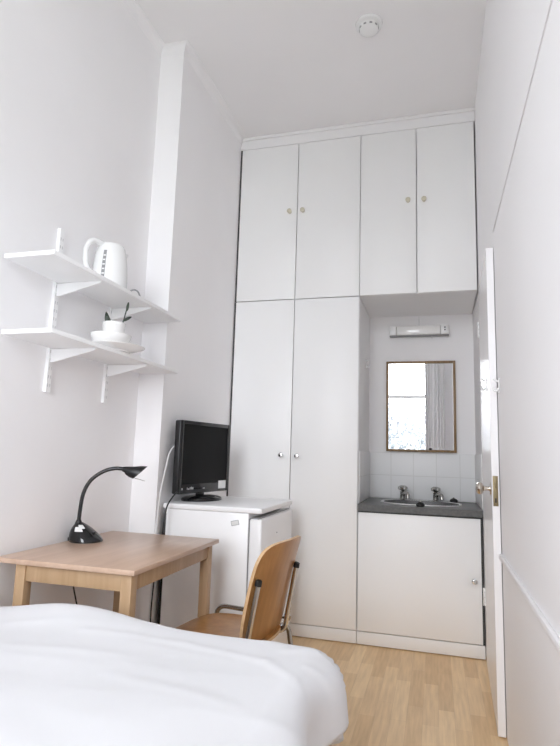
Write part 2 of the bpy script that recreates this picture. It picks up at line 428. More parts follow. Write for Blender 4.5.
t = thing('tall_wardrobe', 'tall white fitted wardrobe with two full-height doors behind the fridge', 'wardrobe', (0, 0, 0))
obj('body', carcass(X0, A2, .002, H1-.002), M['cab'], t)
obj('gap_shade', BX(.0006, X0, .010, .024, .005, H1-.002), M['gap'], t, 'dark strip standing for shade in the gap at the chimney breast')  # shade between cupboard and wall, painted as a dark strip
cab_door(t, X0, A1, .075, H1-.001, .356, 1.055, M['chrome'], 'small chrome knob')
cab_door(t, A1, A2, .075, H1-.001, .457, 1.052, M['chrome'], 'small chrome knob')
hook_parts(t, (A2+.0005, .33, 1.675), PI/2, False)
obj('plinth', BX(X0, A2-.001, .004, .018, .005, .072, .001), M['cab'], t)
t = thing('overhead_cupboard', 'white overhead cupboard above the tall wardrobe, next to the chimney breast', 'cupboard', (0, 0, 0), 0, 'overhead cupboards')
obj('body', carcass(X0, A2-.001, H1+.002, HT), M['cab'], t)
obj('gap_shade', BX(.0006, X0, .010, .024, H1+.002, HT), M['gap'], t, 'dark strip standing for shade in the gap at the chimney breast')
cab_door(t, X0, A1, H1+.001, HT, .366, 2.648, M['cream'], 'small cream and brass knob')
cab_door(t, A1, A2, H1+.001, HT, .455, 2.647, M['cream'], 'small cream and brass knob')
t = thing('overhead_cupboard', 'white overhead cupboard above the sink alcove, next to the partition wall', 'cupboard', (0, 0, 0), 0, 'overhead cupboards')
obj('body', carcass(A2+.001, W-.003, H1+.002, HT), M['cab'], t)
cab_door(t, A2, A3, H1+.001, HT, 1.129, 2.648, M['cream'], 'small cream and brass knob')
cab_door(t, A3, W-.003, H1+.001, HT, 1.225, 2.645, M['cream'], 'small cream and brass knob')
t = thing('sink_cabinet', 'white sink cabinet with one wide door under the grey worktop', 'cabinet', (0, 0, 0))
bm = bmesh.new(); zt = HW-.205; th = .016; SX0, SX1 = A2+.003, W-.004
box(bm, SX0, SX0+th, .022, YB-.002, .002, HW-.042); box(bm, SX1-th, SX1, .022, YB-.002, .002, HW-.042); box(bm, SX0+th, SX1-th, .022, YB-.002, .072, .088); box(bm, SX0+th, SX1-th, YB-.008, YB-.002, .088, HW-.042)
box(bm, SX0+th, SX1-th, .022, .038, HW-.09, HW-.042)
obj('body', bm, M['cab'], t)
cab_door(t, SX0, SX1-.009, .076, HW-.045, 1.474, .405, M['chrome'], 'small chrome knob')
obj('gap_shade', BX(SX1-.011, SX1, .010, .0215, .073, HW-.0385), M['gap'], t, 'dark strip standing for shade at the door edge')  # shade beside the door and under the worktop, drawn as dark strips
obj('gap_shade', BX(SX0, SX1-.011, .010, .0215, HW-.0475, HW-.0385), M['gap'], t, 'dark strip standing for shade under the worktop')
obj('plinth', BX(SX0, SX1, .004, .020, .005, .072, .001), M['cab'], t)

# worktop with a round-ended basin let into it
t = thing('basin_worktop', 'dark grey worktop with inset oval basin and two chrome taps', 'worktop', (0, 0, HW))
TX0, TX1, TY0, TY1 = A2+.004+.0, XR-.002, -.012, YB-.0005
bcx, bcy, brx, bry = 1.185, .285, .225, .165
def oval(k, n, rx, ry):
    a = 2*PI*k/n; c, s = math.cos(a), math.sin(a); e = .75
    return bcx+rx*math.copysign(abs(c)**e, c), bcy+ry*math.copysign(abs(s)**e, s)
n = 56; bm = bmesh.new()
def top_ring(z):
    vs = []
    for k in range(n):
        x, y = oval(k, n, 1, 1); dx, dy = x-bcx, y-bcy
        tx = ((TX1-bcx) if dx > 0 else (bcx-TX0))/max(abs(dx), 1e-6); ty = ((TY1-bcy) if dy > 0 else (bcy-TY0))/max(abs(dy), 1e-6)
        s = min(tx, ty); vs.append(bm.verts.new((bcx+dx*s, bcy+dy*s, z)))
    return vs
o1 = top_ring(0); o0 = top_ring(-.038)
i1 = [bm.verts.new((*oval(k, n, brx, bry), 0)) for k in range(n)]; i0 = [bm.verts.new((*oval(k, n, brx, bry), -.038)) for k in range(n)]
for k in range(n):
    q = (k+1) % n
    bm.faces.new((o1[k], o1[q], i1[q], i1[k])); bm.faces.new((o0[q], o0[k], i0[k], i0[q])); bm.faces.new((o0[k], o0[q], o1[q], o1[k])); bm.faces.new((i1[k], i1[q], i0[q], i0[k]))
for cx_, cy_ in ((TX0, TY0), (TX1, TY0), (TX0, TY1), (TX1, TY1)):
    for ring, z in ((o1, 0), (o0, -.038)):
        v = min(ring, key=lambda v: (v.co.x-cx_)**2+(v.co.y-cy_)**2); v.co.x, v.co.y = cx_, cy_
bmesh.ops.recalc_face_normals(bm, faces=bm.faces[:])
obj('slab', bm, M['worktop'], t)
bm = bmesh.new(); rings = []
for rx, ry, z in ((brx+.012, bry+.012, .0005), (brx+.008, bry+.008, .004), (brx, bry, .003), (brx-.004, bry-.004, -.01), (brx-.03, bry-.025, -.09), (brx-.08, bry-.06, -.125), (.03, .03, -.135), (.008, .008, -.136)):
    rings.append([bm.verts.new((*oval(k, n, rx, ry), z)) for k in range(n)])
for a, b in zip(rings, rings[1:]):
    for k in range(n): bm.faces.new((a[k], b[k], b[(k+1) % n], a[(k+1) % n]))
bm.faces.new(rings[-1][::-1])
bmesh.ops.recalc_face_normals(bm, faces=bm.faces[:])
basin = obj('basin', bm, M['basin'], t)
bm = bmesh.new(); rings = []
for rx, ry, z in ((brx+.020, bry+.018, .0004), (brx+.018, bry+.016, .0050), (brx+.010, bry+.010, .0066), (brx+.003, bry+.003, .0050), (brx+.001, bry+.001, .0030)):
    rings.append([bm.verts.new((*oval(k, n, rx, ry), z)) for k in range(n)])
for a, b in zip(rings, rings[1:]):
    for k in range(n): bm.faces.new((a[k], b[k], b[(k+1) % n], a[(k+1) % n]))
bmesh.ops.recalc_face_normals(bm, faces=bm.faces[:])
obj('rim', bm, M['chrome'], basin, 'bright steel rim')
for px, s in ((1.066, 1), (1.276, 1)):
    bm = bmesh.new(); y = .478
    lathe(bm, [(.027, 0), (.027, .007), (.019, .012), (.017, .050), (.019, .056)], 20, 'z', (px, y, 0))
    tube(bm, fillet([(px, y, .036), (px+.018, y-.045, .052), (px+.036, y-.095, .046), (px+.038, y-.10, .020)], .02), .0125, 12)
    tp = obj('tap', bm, M['chromed'], t, 'chrome pillar tap')
    bm = bmesh.new(); lathe(bm, [(.010, .056), (.012, .062), (.023, .066), (.027, .076), (.026, .088), (.015, .095), (.004, .096)], 8, 'z', (px, y, 0))
    for a in range(4):
        bx_ = px+.023*math.cos(a*PI/2+.5); by_ = y+.023*math.sin(a*PI/2+.5); lathe(bm, [(.004, .068), (.010, .071), (.010, .086), (.004, .089)], 10, 'z', (bx_, by_, 0))
    obj('tap_handle', bm, M['chromed'], tp)
t = thing('sink_plug', 'black rubber sink plug behind the basin beside the right tap', 'plug', (1.388, .492, HW+.0005), 0, 'black sink plugs')
obj('stopper', lathe(bmesh.new(), [(.020, 0), (.025, .004), (.025, .014), (.017, .022), (.006, .026)], 20), M['rubber'], t)
bm = bmesh.new(); lathe(bm, [(.004, .023), (.006, .027), (.004, .032)], 10); obj('ring', bm, M['chromed'], t)
copy_tree(t, (1.190, .045, HW+.0005), 'black rubber sink plug on the front ledge of the basin')

# mirror
MX0, MX1, MZ0, MZ1 = .950, 1.413, 1.103, 1.726
t = thing('wall_mirror', 'brown framed rectangular mirror hanging above the basin', 'mirror', (0, YB, 0))
f = .016
bm = bmesh.new(); box(bm, MX0, MX0+f, -.022, -.001, MZ0, MZ1, .002); box(bm, MX1-f, MX1, -.022, -.001, MZ0, MZ1, .002); box(bm, MX0+f, MX1-f, -.022, -.001, MZ0, MZ0+f, .002); box(bm, MX0+f, MX1-f, -.022, -.001, MZ1-f, MZ1, .002)
obj('frame', bm, M['mframe'], t)
obj('glass', BX(MX0+f, MX1-f, -.012, -.006, MZ0+f, MZ1-f), M['mirror'], t)
obj('clip', BX(1.236, 1.254, -.024, -.013, MZ0+f-.002, MZ0+f+.012, .002), M['dark'], t, 'small dark mirror clip')

# strip light over the mirror
t = thing('strip_light', 'white strip light with shaver socket above the mirror', 'light', (0, YB, 0))
obj('housing', BX(.974, 1.376, -.050, -.001, 1.900, 1.9055, .002), M['plasticg'], t, 'grey underside tray')
obj('diffuser', BX(1.022, 1.318, -.058, -.001, 1.906, 1.972, .008, seg=3), M['ceramic'], t)
obj('end_cap', BX(.974, 1.021, -.058, -.001, 1.906, 1.972, .005), M['plasticw'], t)
sk = obj('end_cap', BX(1.319, 1.376, -.058, -.001, 1.906, 1.972, .005), M['plasticw'], t)
bm = bmesh.new()
for z in (1.935, 1.953): box(bm, 1.343, 1.353, -.0592, -.0575, z-.004, z+.004, .001)
obj('socket_slot', bm, M['dark'], sk, 'dark shaver socket slots')
bm = bmesh.new(); tube(bm, [(1.175, -.006, 1.972), (1.175, -.005, 2.049)], .003, 8); obj('wire', bm, M['plasticw'], t)
bm = bmesh.new(); tube(bm, [(1.262, -.03, 1.901), (1.262, -.03, 1.880)], .0025, 8); obj('pull_cord', bm, M['plasticw'], t)

# ------------------------------------------------------------------ smoke alarm
t = thing('smoke_alarm', 'round white smoke alarm on the ceiling', 'smoke alarm', (.978, -.825, ZC))
obj('base_plate', lathe(bmesh.new(), [(.066, -.001), (.068, -.004), (.066, -.016), (.060, -.020)], 36), M['plasticw'], t)
c = obj('sensor_dome', lathe(bmesh.new(), [(.050, -.020), (.050, -.026), (.046, -.042), (.034, -.052), (.015, -.056), (.003, -.0565)], 36), M['plasticw'], t)
bm = bmesh.new()
for k in range(10):
    a = k*2*PI/10; s = bmesh.new(); box(s, .0445, .0495, -.007, .007, -.038, -.030, .001)
    s.transform(Matrix.Rotation(a, 4, 'Z')); me = bpy.data.meshes.new('x'); s.to_mesh(me); s.free(); bm.from_mesh(me); bpy.data.meshes.remove(me)
obj('vent_slot', bm, M['plasticg'], c, 'grey vent slots')

# ------------------------------------------------------------------ wall shelves
SF = .080
def upright(y, z0, z1, label):
    t = thing('shelf_upright', label, 'shelf upright', (XL, y, 0), 0, 'slotted shelf uprights')
    bm = bmesh.new(); w_ = .0125; dp = .014
    box(bm, .0005, .003, -w_, w_, z0, z1); box(bm, .003, dp, -w_, -w_+.003, z0, z1); box(bm, .003, dp, w_-.003, w_, z0, z1); box(bm, dp-.002, dp, -w_+.003, w_-.003, z0, z1)
    nf = len(bm.faces); z = z0+.02
    while z < z1-.02:
        box(bm, dp-.001, dp+.0004, -.0075, -.0045, z, z+.012); box(bm, dp-.001, dp+.0004, .0045, .0075, z, z+.012); z += .032
    bm.faces.ensure_lookup_table()
    for f_ in bm.faces[nf:]: f_.material_index = 1
    obj('channel', bm, [M['metalw'], M['slot']], t)
upright(-1.576, 1.267, 1.912, 'white slotted shelf upright nearer the bed, rising above the upper shelf')
upright(-1.200, 1.262, 1.880, 'white slotted shelf upright behind the kettle and plates')
def shelf(label, z, y0, y1):
    t = thing('wall_shelf', label, 'shelf', (XL, 0, z), 0, 'white wall shelves')
    obj('board', BX(.016, SF-XL, y0, y1, 0, .016, .001), M['shelf'], t)
    for y in (-1.576, -1.200):
        bm = bmesh.new()
        prism(bm, [(.0145, -.052), (.026, -.052), (.204, -.010), (.208, -.004), (.204, -.0015), (.0145, -.0015)], 'y', y-.004, y+.004)
        b = obj('bracket', bm, M['metalw'], t)
        bm = bmesh.new(); lathe(bm, [(.006, -.003), (.007, -.0015)], 12, 'z', (.14, y, 0)); obj('screw_cap', bm, M['metalw'], b)
shelf('upper white wall shelf holding the kettle', 1.691, -1.858, -.912)
shelf('lower white wall shelf holding the plate, bowl and plant', 1.433, -1.836, -.915)

# kettle
KZ = 1.7075
t = thing('electric_kettle', 'white electric kettle with a grey water gauge on the upper shelf', 'kettle', (-.044, -1.358, KZ), math.radians(252))
obj('power_base', lathe(bmesh.new(), [(.076, 0), (.079, .003), (.078, .014), (.070, .019), (.02, .020)], 36), M['plasticw'], t)
prof = [(.066, .021), (.073, .028), (.074, .06), (.070, .12), (.063, .17), (.056, .200), (.050, .210), (.03, .216), (.004, .218)]
obj('kettle_body', lathe(bmesh.new(), prof, 40), M['plasticw'], t)
bm = bmesh.new(); tube(bm, fillet([(.048, 0, .205), (.095, 0, .210), (.128, 0, .170), (.122, 0, .095), (.100, 0, .068), (.066, 0, .062)], .035, 6), lambda s: .0135-.003*math.sin(PI*s), 12)
obj('handle', bm, M['plasticw'], t)
bm = bmesh.new(); prism(bm, [(-.046, .182), (-.085, .205), (-.078, .178), (-.052, .145)], 'y', -.016, .016); bmesh.ops.bevel(bm, geom=bm.edges[:], offset=.006, segments=2, affect='EDGES'); obj('spout', bm, M['plasticw'], t)
# water gauge faces the room
ga = math.radians(-72-18+ -0)
def gauge(a0, a1, z0, z1, lift, nz=12):
    bm = bmesh.new(); rows = []
    def R(z):
        for (r0, a), (r1, b) in zip(prof, prof[1:]):
            if a <= z <= b: return r0+(r1-r0)*(z-a)/(b-a)
        return .06
    for j in range(nz+1):
        z = z0+(z1-z0)*j/nz; r = R(z)+lift
        rows.append([bm.verts.new((r*math.cos(a0+(a1-a0)*i/4), r*math.sin(a0+(a1-a0)*i/4), z)) for i in range(5)])
    for a, b in zip(rows, rows[1:]):
        for i in range(4): bm.faces.new((a[i], a[i+1], b[i+1], b[i]))
    return bm
GA = math.radians(30)
g = obj('water_gauge', gauge(GA-.10, GA+.10, .045, .172, .0008), M['plasticg'], t, 'grey translucent water gauge')
bm = bmesh.new()
for z in (.065, .085, .105, .125, .145):
    b2 = gauge(GA-.07, GA+.07, z, z+.006, .0016, 1); me = bpy.data.meshes.new('x'); b2.to_mesh(me); b2.free(); bm.from_mesh(me); bpy.data.meshes.remove(me)
obj('level_mark', bm, M['plasticw'], g, 'white level marks')
bm = bmesh.new(); tube(bm, smooth_path([Matrix.Rotation(-math.radians(252), 3, 'Z') @ Vector(p) for p in ((.064, .040, .012), (.085, .052, .030), (.098, .070, .026), (.092, .098, .008), (.06, .12, .004))]), .0035, 8); obj('cord', bm, M['plasticg'], t, 'grey cord')

# plate, bowl, small pot with shoots
SZ = 1.4495
pc = (.030, -1.400)
tag(obj('dinner_plate', lathe(bmesh.new(), [(.055, 0), (.060, 0), (.062, .005), (.088, .009), (.122, .021), (.123, .023), (.120, .024), (.088, .013), (.06, .008), (.01, .008)], 48), M['ceramic']), 'white dinner plate under the bowl on the lower shelf', 'plate').location = (*pc, SZ)
tag(obj('cereal_bowl', lathe(bmesh.new(), [(.042, 0), (.045, .001), (.046, .006), (.066, .020), (.078, .046), (.080, .056), (.077, .057), (.073, .045), (.060, .022), (.04, .012), (.01, .0125)], 48), M['ceramic']), 'white bowl standing on the plate on the lower shelf', 'bowl').location = (pc[0]-.002, pc[1]-.022, SZ+.0095)
t = thing('potted_plant', 'small white pot with dark leafy shoots standing in the bowl', 'plant', (pc[0], pc[1]-.010, SZ+.0230))
obj('pot', lathe(bmesh.new(), [(.028, 0), (.032, .002), (.042, .055), (.045, .094), (.0435, .095), (.040, .086)], 36), M['ceramic'], t)
obj('soil', lathe(bmesh.new(), [(.030, .076), (.038, .077), (.02, .081), (.004, .082)], 24), M['soil'], t, 'dark soil')
vx = Vector((.83, .557, 0))      # along the shelf as seen from the room
def blade(p0, p1, w, nrm):
    bm = bmesh.new(); p0, p1 = Vector(p0), Vector(p1); ax = (p1-p0); sd = ax.cross(nrm).normalized(); rows = []
    for j in range(9):
        s = j/8; ww = w*math.sin(PI*min(1, .08+s*.92))**.8*(1-.25*s)+.0006; c = p0+ax*s+nrm*.006*math.sin(PI*s)
        rows.append([bm.verts.new(c-sd*ww+nrm*.003), bm.verts.new(c), bm.verts.new(c+sd*ww+nrm*.003)])
    for a, b in zip(rows, rows[1:]):
        for i in range(2): bm.faces.new((a[i], a[i+1], b[i+1], b[i]))
    return bm
nr = Vector((.55, -.83, 0))
lf = [obj('leaf', blade(vx*-.018+Vector((0, 0, .070)), vx*-.035+Vector((0, 0, .138)), .012, nr), M['leaf'], t)]
bm = bmesh.new(); tube(bm, smooth_path([vx*.022+Vector((0, 0, .066)), vx*.034+Vector((0, 0, .105)), vx*.046+Vector((0, 0, .165))]), .0028, 6); st = obj('stem', bm, M['leaf'], t)
lf.append(obj('leaf', blade(vx*.045+Vector((0, 0, .150)), vx*.050+Vector((0, 0, .188)), .005, nr), M['leaf'], t))
lf.append(obj('leaf', blade(vx*.036+Vector((0, 0, .108)), vx*.066+Vector((0, 0, .128)), .006, nr), M['leaf'], t))
for o in lf: o.modifiers.new('thick', 'SOLIDIFY').thickness = .001

# ------------------------------------------------------------------ desk
KX0, KX1, KY0, KY1, KZT = -.118, .397, -1.762, -1.080, .700
t = thing('desk', 'beech veneer desk with square legs standing against the left wall', 'desk', (0, 0, 0))
obj('tabletop', BX(KX0, KX1, KY0, KY1, KZT-.017, KZT, .003), M['desktop'], t)
lg = .038; ins = .020
lx = (KX0+.066, KX1-ins-lg); ly = (KY0+ins, KY1-ins-lg)
for x in lx:
    for y in ly: obj('leg', BX(x, x+lg, y, y+lg, 0, KZT-.0175, .003), M['deskleg'], t)
za, zb = KZT-.017-.055, KZT-.0175; s = .018
for y in (ly[0]+.006, ly[1]+lg-.006-s): obj('apron', BX(lx[0]+lg, lx[1], y, y+s, za, zb, .001), M['deskleg'], t)
for x in (lx[0]+.006, lx[1]+lg-.006-s): obj('apron', BX(x, x+s, ly[0]+lg, ly[1], za, zb, .001), M['deskleg'], t)

# desk lamp
LZ = KZT+.0005
t = thing('desk_lamp', 'black gooseneck lamp on the desk', 'lamp', (-.052, -1.365, LZ))
va = Vector((.905, .425, 0))   # direction the lamp leans
# base: squashed dome, highest under the stem
bm = bmesh.new(); rings = []
for j in range(12):
    s = j/11; row = []
    for k in range(36):
        a = 2*PI*k/36; r = .064*(1-s**1.45)**.72 if s < 1 else .004
        r = max(r, .004); p = Vector((math.cos(a)*r, math.sin(a)*r, 0)) - va*(.032*s)
        row.append(bm.verts.new((p.x, p.y, .004+.072*s)))
    rings.append(row)
low = [bm.verts.new((v.co.x, v.co.y, 0)) for v in rings[0]]; rings.insert(0, low)
for a, b in zip(rings, rings[1:]):
    for k in range(36): bm.faces.new((a[k], a[(k+1) % 36], b[(k+1) % 36], b[k]))
bm.faces.new(low[::-1]); bm.faces.new(rings[-1]); bmesh.ops.recalc_face_normals(bm, faces=bm.faces[:])
base = obj('base', bm, M['blackg'], t)
P0 = -va*.034
neck = [P0+Vector((0, 0, .055)), P0+va*.002+Vector((0, 0, .12)), P0+va*.010+Vector((0, 0, .185)), P0+va*.034+Vector((0, 0, .235)), P0+va*.078+Vector((0, 0, .270)), P0+va*.122+Vector((0, 0, .284)), P0+va*.158+Vector((0, 0, .283))]
bm = bmesh.new(); tube(bm, smooth_path(neck, 10), .0076, 12); obj('gooseneck', bm, M['black'], t)
bm = bmesh.new(); lathe(bm, [(.014, 0), (.014, .02), (.010, .03), (.008, .034)], 18, 'z', (P0.x, P0.y, .048)); obj('collar', bm, M['black'], t)
# head: flared cone
hc = P0+va*.152+Vector((0, 0, .283)); hd = (va*.93+Vector((0, 0, -.16))).normalized()
bm = bmesh.new(); prof2 = [(.004, 0), (.009, .002), (.012, .012), (.019, .032), (.027, .055), (.030, .074), (.028, .0745), (.025, .056), (.012, .03)]
lathe(bm, prof2, 28)
# slanted mouth: shear the front so the upper lip reaches further
up_ = Vector((0, 0, 1)); sd = hd.cross(up_).normalized(); uu = sd.cross(hd)
for v in bm.verts:
    x, y, z = v.co; z2 = z + (x*.75 if z > .03 else 0)
    v.co = hc + hd*z2 + uu*x + sd*y
hdo = obj('lamp_head', bm, M['black'], t)
bm = bmesh.new(); lathe(bm, [(.010, .034), (.026, .060), (.0245, .061), (.009, .037)], 24)
for v in bm.verts:
    x, y, z = v.co; v.co = hc+hd*(z+x*.75)+uu*x+sd*y
obj('reflector', bm, M['chromed'], hdo, 'grey reflector inside the head')
bm = bmesh.new(); q0 = hc+hd*.056-uu*.027; q1 = q0+va*.042-Vector((0, 0, .010)); tube(bm, [q0, (q0+q1)/2+Vector((0, 0, .001)), q1], .0012, 6); obj('wire_guard', bm, M['chromed'], hdo, 'thin wire under the lamp head')
# pale sticker and switch on base
def on_base(ang, s):
    r = .064*(1-s**1.45)**.72; a = ang; p = Vector((math.cos(a)*r, math.sin(a)*r, 0))-va*(.032*s); return Vector((p.x, p.y, .004+.072*s))
bm = bmesh.new(); c0 = -math.pi/2+.42
for a0, a1, s0, s1 in ((c0-.50, c0+.22, .50, .72), (c0-.10, c0+.55, .64, .82)):
    rows = []
    for j in range(5):
        rows.append([])
        for i in range(7):
            p = on_base(a0+(a1-a0)*i/6, s0+(s1-s0)*j/4); nn = Vector((p.x, p.y, p.z*1.4)).normalized(); rows[-1].append(bm.verts.new(p+nn*.001))
    for a, b in zip(rows, rows[1:]):
        for i in range(6): bm.faces.new((a[i], a[i+1], b[i+1], b[i]))
obj('sticker', bm, M['sticker'], base, 'pale paper sticker')
bm = bmesh.new(); p = on_base(math.atan2(va.y, va.x)-.5, .42); box(bm, p.x-.006, p.x+.006, p.y-.006, p.y+.006, p.z-.002, p.z+.006, .002); obj('switch', bm, M['black'], base)
bm = bmesh.new(); tube(bm, smooth_path([(-.058, -.012, .006), (-.072, -.010, .004), (-.0795, -.002, .002), (-.0735, .0, -.05), (-.062, .02, -.16), (-.04, .03, -.25), (-.0, .03, -.36), (.03, .10, -.56), (.02, .20, -.695)], 8), .0032, 8)
obj('cord', bm, M['black'], t)

# ------------------------------------------------------------------ fridge
t = thing('fridge', 'white under-counter fridge carrying the black monitor', 'fridge', (.020, -.866, 0), math.radians(.1))
FW, FD, FH = .494, .565, .813      # x extent (back to door), y extent, height
obj('body', BX(.014, FW-.063, 0, FD, .012, FH-.026, .004), M['fridge'], t)
obj('lid', BX(-.004, FW, -.003, FD+.003, FH-.0255, FH, .006, seg=3), M['fridge'], t)
dr = obj('door', BX(FW-.060, FW+.001, .002, FD-.002, .05, FH-.050, .010, seg=3), M['fridge'], t)
obj('door_grip', BX(FW-.052, FW-.016, .010, FD-.010, FH-.051, FH-.044, .002), M['plasticg'], dr, 'grey finger grip along the door top')
obj('gasket', BX(FW-.0632, FW-.0595, .004, FD-.004, .05, FH-.050), M['plasticg'], dr, 'grey rubber seal')
obj('condenser_shade', BX(.001, .0135, .004, FD-.01, .10, FH-.05, .002), M['black'], t, 'black back panel darkening the gap at the wall')  # black panel added so the gap behind the fridge looks shaded
obj('kick_plate', BX(FW-.07, FW-.03, .01, FD-.01, .006, .047, .003), M['fridge'], t)
obj('badge', BX(FW+.0008, FW+.002, .25, .262, FH-.14, FH-.134), M['ink'], dr, 'tiny grey badge')
for x in (.04, FW-.10):
    for y in (.05, FD-.05):
        bm = bmesh.new(); lathe(bm, [(.016, 0), (.018, .003), (.018, .013)], 14, 'z', (x, y, 0)); obj('foot', bm, M['black'], t)
st = bmesh.new(); box(st, -.019, .019, -.0008, 0, -.011, .011); st.transform(Matrix.Translation((.366, -.0002, .742)) @ Matrix.Rotation(math.radians(-14), 4, 'Y'))
sk = obj('sticker', st, M['ink'], t, 'small tilted label on the side')
st = bmesh.new(); box(st, -.017, .017, -.0016, -.0008, -.009, .009); box(st, -.013, .004, -.0016, -.0008, .012, .0125); st.transform(Matrix.Translation((.366, -.0002, .742)) @ Matrix.Rotation(math.radians(-14), 4, 'Y'))
obj('paper', st, M['sticker'], sk, 'pale label face')

# ------------------------------------------------------------------ monitor
t = thing('computer_monitor', 'black flat-screen monitor standing on the fridge', 'monitor', (.112, -.626, FH+.0005), math.radians(80))
mw, mh, mz = .455, .360, .040; mt = .040
bm = bmesh.new(); b = .020
box(bm, -mw/2, mw/2, -.006, .030, mz, mz+mh, .008, seg=3)
cas = obj('casing', bm, M['black'], t)
bm = bmesh.new()
for x0, x1, z0, z1 in ((-mw/2, -mw/2+b, mz, mz+mh), (mw/2-b, mw/2, mz, mz+mh), (-mw/2+b, mw/2-b, mz+mh-b, mz+mh), (-mw/2+b, mw/2-b, mz, mz+.048)):
    box(bm, x0, x1, -.014, -.005, z0, z1, .003)
mk = bmesh.new()
for x, wd, hh in ((-.205, .010, .010), (-.160, .005, .011), (-.150, .010, .006), (-.136, .006, .012), (-.126, .008, .013), (-.115, .010, .011), (-.020, .008, .005), (-.008, .006, .005)):
    box(mk, x, x+wd, -.0146, -.0138, mz+.020, mz+.020+hh)
for f_ in mk.faces: f_.material_index = 1
me = bpy.data.meshes.new('x'); mk.to_mesh(me); mk.free(); bm.from_mesh(me); bpy.data.meshes.remove(me)
bez = obj('bezel', bm, [M['blackg'], M['marks']], t)
obj('screen', BX(-mw/2+b-.001, mw/2-b+.001, -.009, -.0055, mz+.047, mz+mh-b+.001), M['screen'], t)
bm = bmesh.new()
prism(bm, [(-mw/2+.06, mz+.05), (mw/2-.06, mz+.05), (mw/2-.10, mz+mh-.05), (-mw/2+.10, mz+mh-.05)], 'y', .029, .055); obj('back_cover', bm, M['black'], t)
obj('sticker', BX(mw/2-.100, mw/2-.026, -.0150, -.0142, mz+.014, mz+.056), M['sticker'], bez, 'square pale sticker on the lower corner')
bm = bmesh.new(); box(bm, -.028, .028, .006, .026, .006, mz+.03, .004); obj('neck', bm, M['blackg'], t)
bm = bmesh.new(); rings = []
for sx, z in ((1, 0), (1.01, .006), (.98, .013), (.82, .020), (.45, .027), (.02, .030)):
    rings.append([bm.verts.new((.012+.135*sx*math.cos(2*PI*k/40), .010+.088*sx*math.sin(2*PI*k/40), z)) for k in range(40)])
for a, c in zip(rings, rings[1:]):
    for k in range(40): bm.faces.new((a[k], a[(k+1) % 40], c[(k+1) % 40], c[k]))
bm.faces.new(rings[0][::-1]); bm.faces.new(rings[-1]); bmesh.ops.recalc_face_normals(bm, faces=bm.faces[:])
obj('stand_base', bm, M['blackg'], t)

# cables behind the monitor
bm = bmesh.new(); tube(bm, smooth_path([(.040, -.835, 1.085), (.030, -.860, 1.050), (.028, -.885, .980), (.022, -.915, .860), (.020, -.925, .760), (.018, -.930, .62), (.016, -.935, .40), (.02, -.95, .15), (.05, -.97, .006)], 8), .0032, 8)
tag(obj('aerial_cable', bm, M['cablew']), 'white aerial cable hanging from the monitor down behind the desk', 'cable')
bm = bmesh.new(); tube(bm, smooth_path([(.085, -.866, .868), (.078, -.900, .842), (.068, -.930, .800), (.064, -.945, .72), (.058, -.95, .60), (.036, -.945, .50), (.030, -.950, .30), (.05, -.96, .10), (.09, -.99, .006)], 8), .0036, 8)
tag(obj('power_cable', bm, M['black']), 'black power cable hanging from the monitor corner behind the desk', 'cable')

# ------------------------------------------------------------------ chair
CZ = .415
t = thing('plywood_chair', 'varnished plywood chair with chrome tube frame beside the desk', 'chair', (.524, -1.300, 0), math.radians(-7))
# local: chair faces -x; seat from x=-.17 (front) to .17 (rear)
def shell(fn, nu, nv, th):
    bm = bmesh.new(); top = []; bot = []
    for i in range(nu+1):
        a = []; b_ = []
        for j in range(nv+1):
            p, nn = fn(i/nu, j/nv); a.append(bm.verts.new(p+nn*th/2)); b_.append(bm.verts.new(p-nn*th/2))
        top.append(a); bot.append(b_)
    for i in range(nu):
        for j in range(nv):
            bm.faces.new((top[i][j], top[i+1][j], top[i+1][j+1], top[i][j+1])); bm.faces.new((bot[i][j], bot[i][j+1], bot[i+1][j+1], bot[i+1][j]))
    edge = [(i, 0) for i in range(nu)]+[(nu, j) for j in range(nv)]+[(i, nv) for i in range(nu, 0, -1)]+[(0, j) for j in range(nv, 0, -1)]
    for e, f_ in zip(edge, edge[1:]+edge[:1]):
        q = bm.faces.new((top[e[0]][e[1]], bot[e[0]][e[1]], bot[f_[0]][f_[1]], top[f_[0]][f_[1]])); q.material_index = 1
    bmesh.ops.recalc_face_normals(bm, faces=bm.faces[:])
    return bm
def squircle(u, v, k):
    """unit square -> rounded square, -1..1"""
    x, y = 2*u-1, 2*v-1
    m_ = max(abs(x), abs(y))
    if m_ < 1e-6: return 0., 0.
    p = (abs(x/m_)**k+abs(y/m_)**k)**(1/k)
    return x/p, y/p
def seat_fn(u, v):
    x, y = squircle(u, v, 3.2)
    X = x*.185+.0; Y = y*.180*(1+.09*x)
    z = CZ-.012*(1-y*y)*(.6+.4*x)-.012*max(0, -x-.6)**2*6 + .006*max(0, x)
    return Vector((X, Y, z)), Vector((0, 0, 1))
obj('seat', shell(seat_fn, 20, 20, .011), [M['chairply'], M['chairedge']], t)
BZ0, BZ1 = .405, .760
def back_fn(u, v):
    x, y = squircle(u, v, 5.0)          # x across, y up
    k = (y+1)/2
    z = BZ0+(BZ1-BZ0)*k
    Y = x*.198*(.93+.05*k)
    X = .150+.062*k+.030*k*k - .030*(x*x)*(.45+.55*k) + .008
    return Vector((X, Y, z)), Vector((.97, 0, -.22))
obj('backrest', shell(back_fn, 20, 20, .011), [M['chairply'], M['chairedge']], t)
R_ = .0095
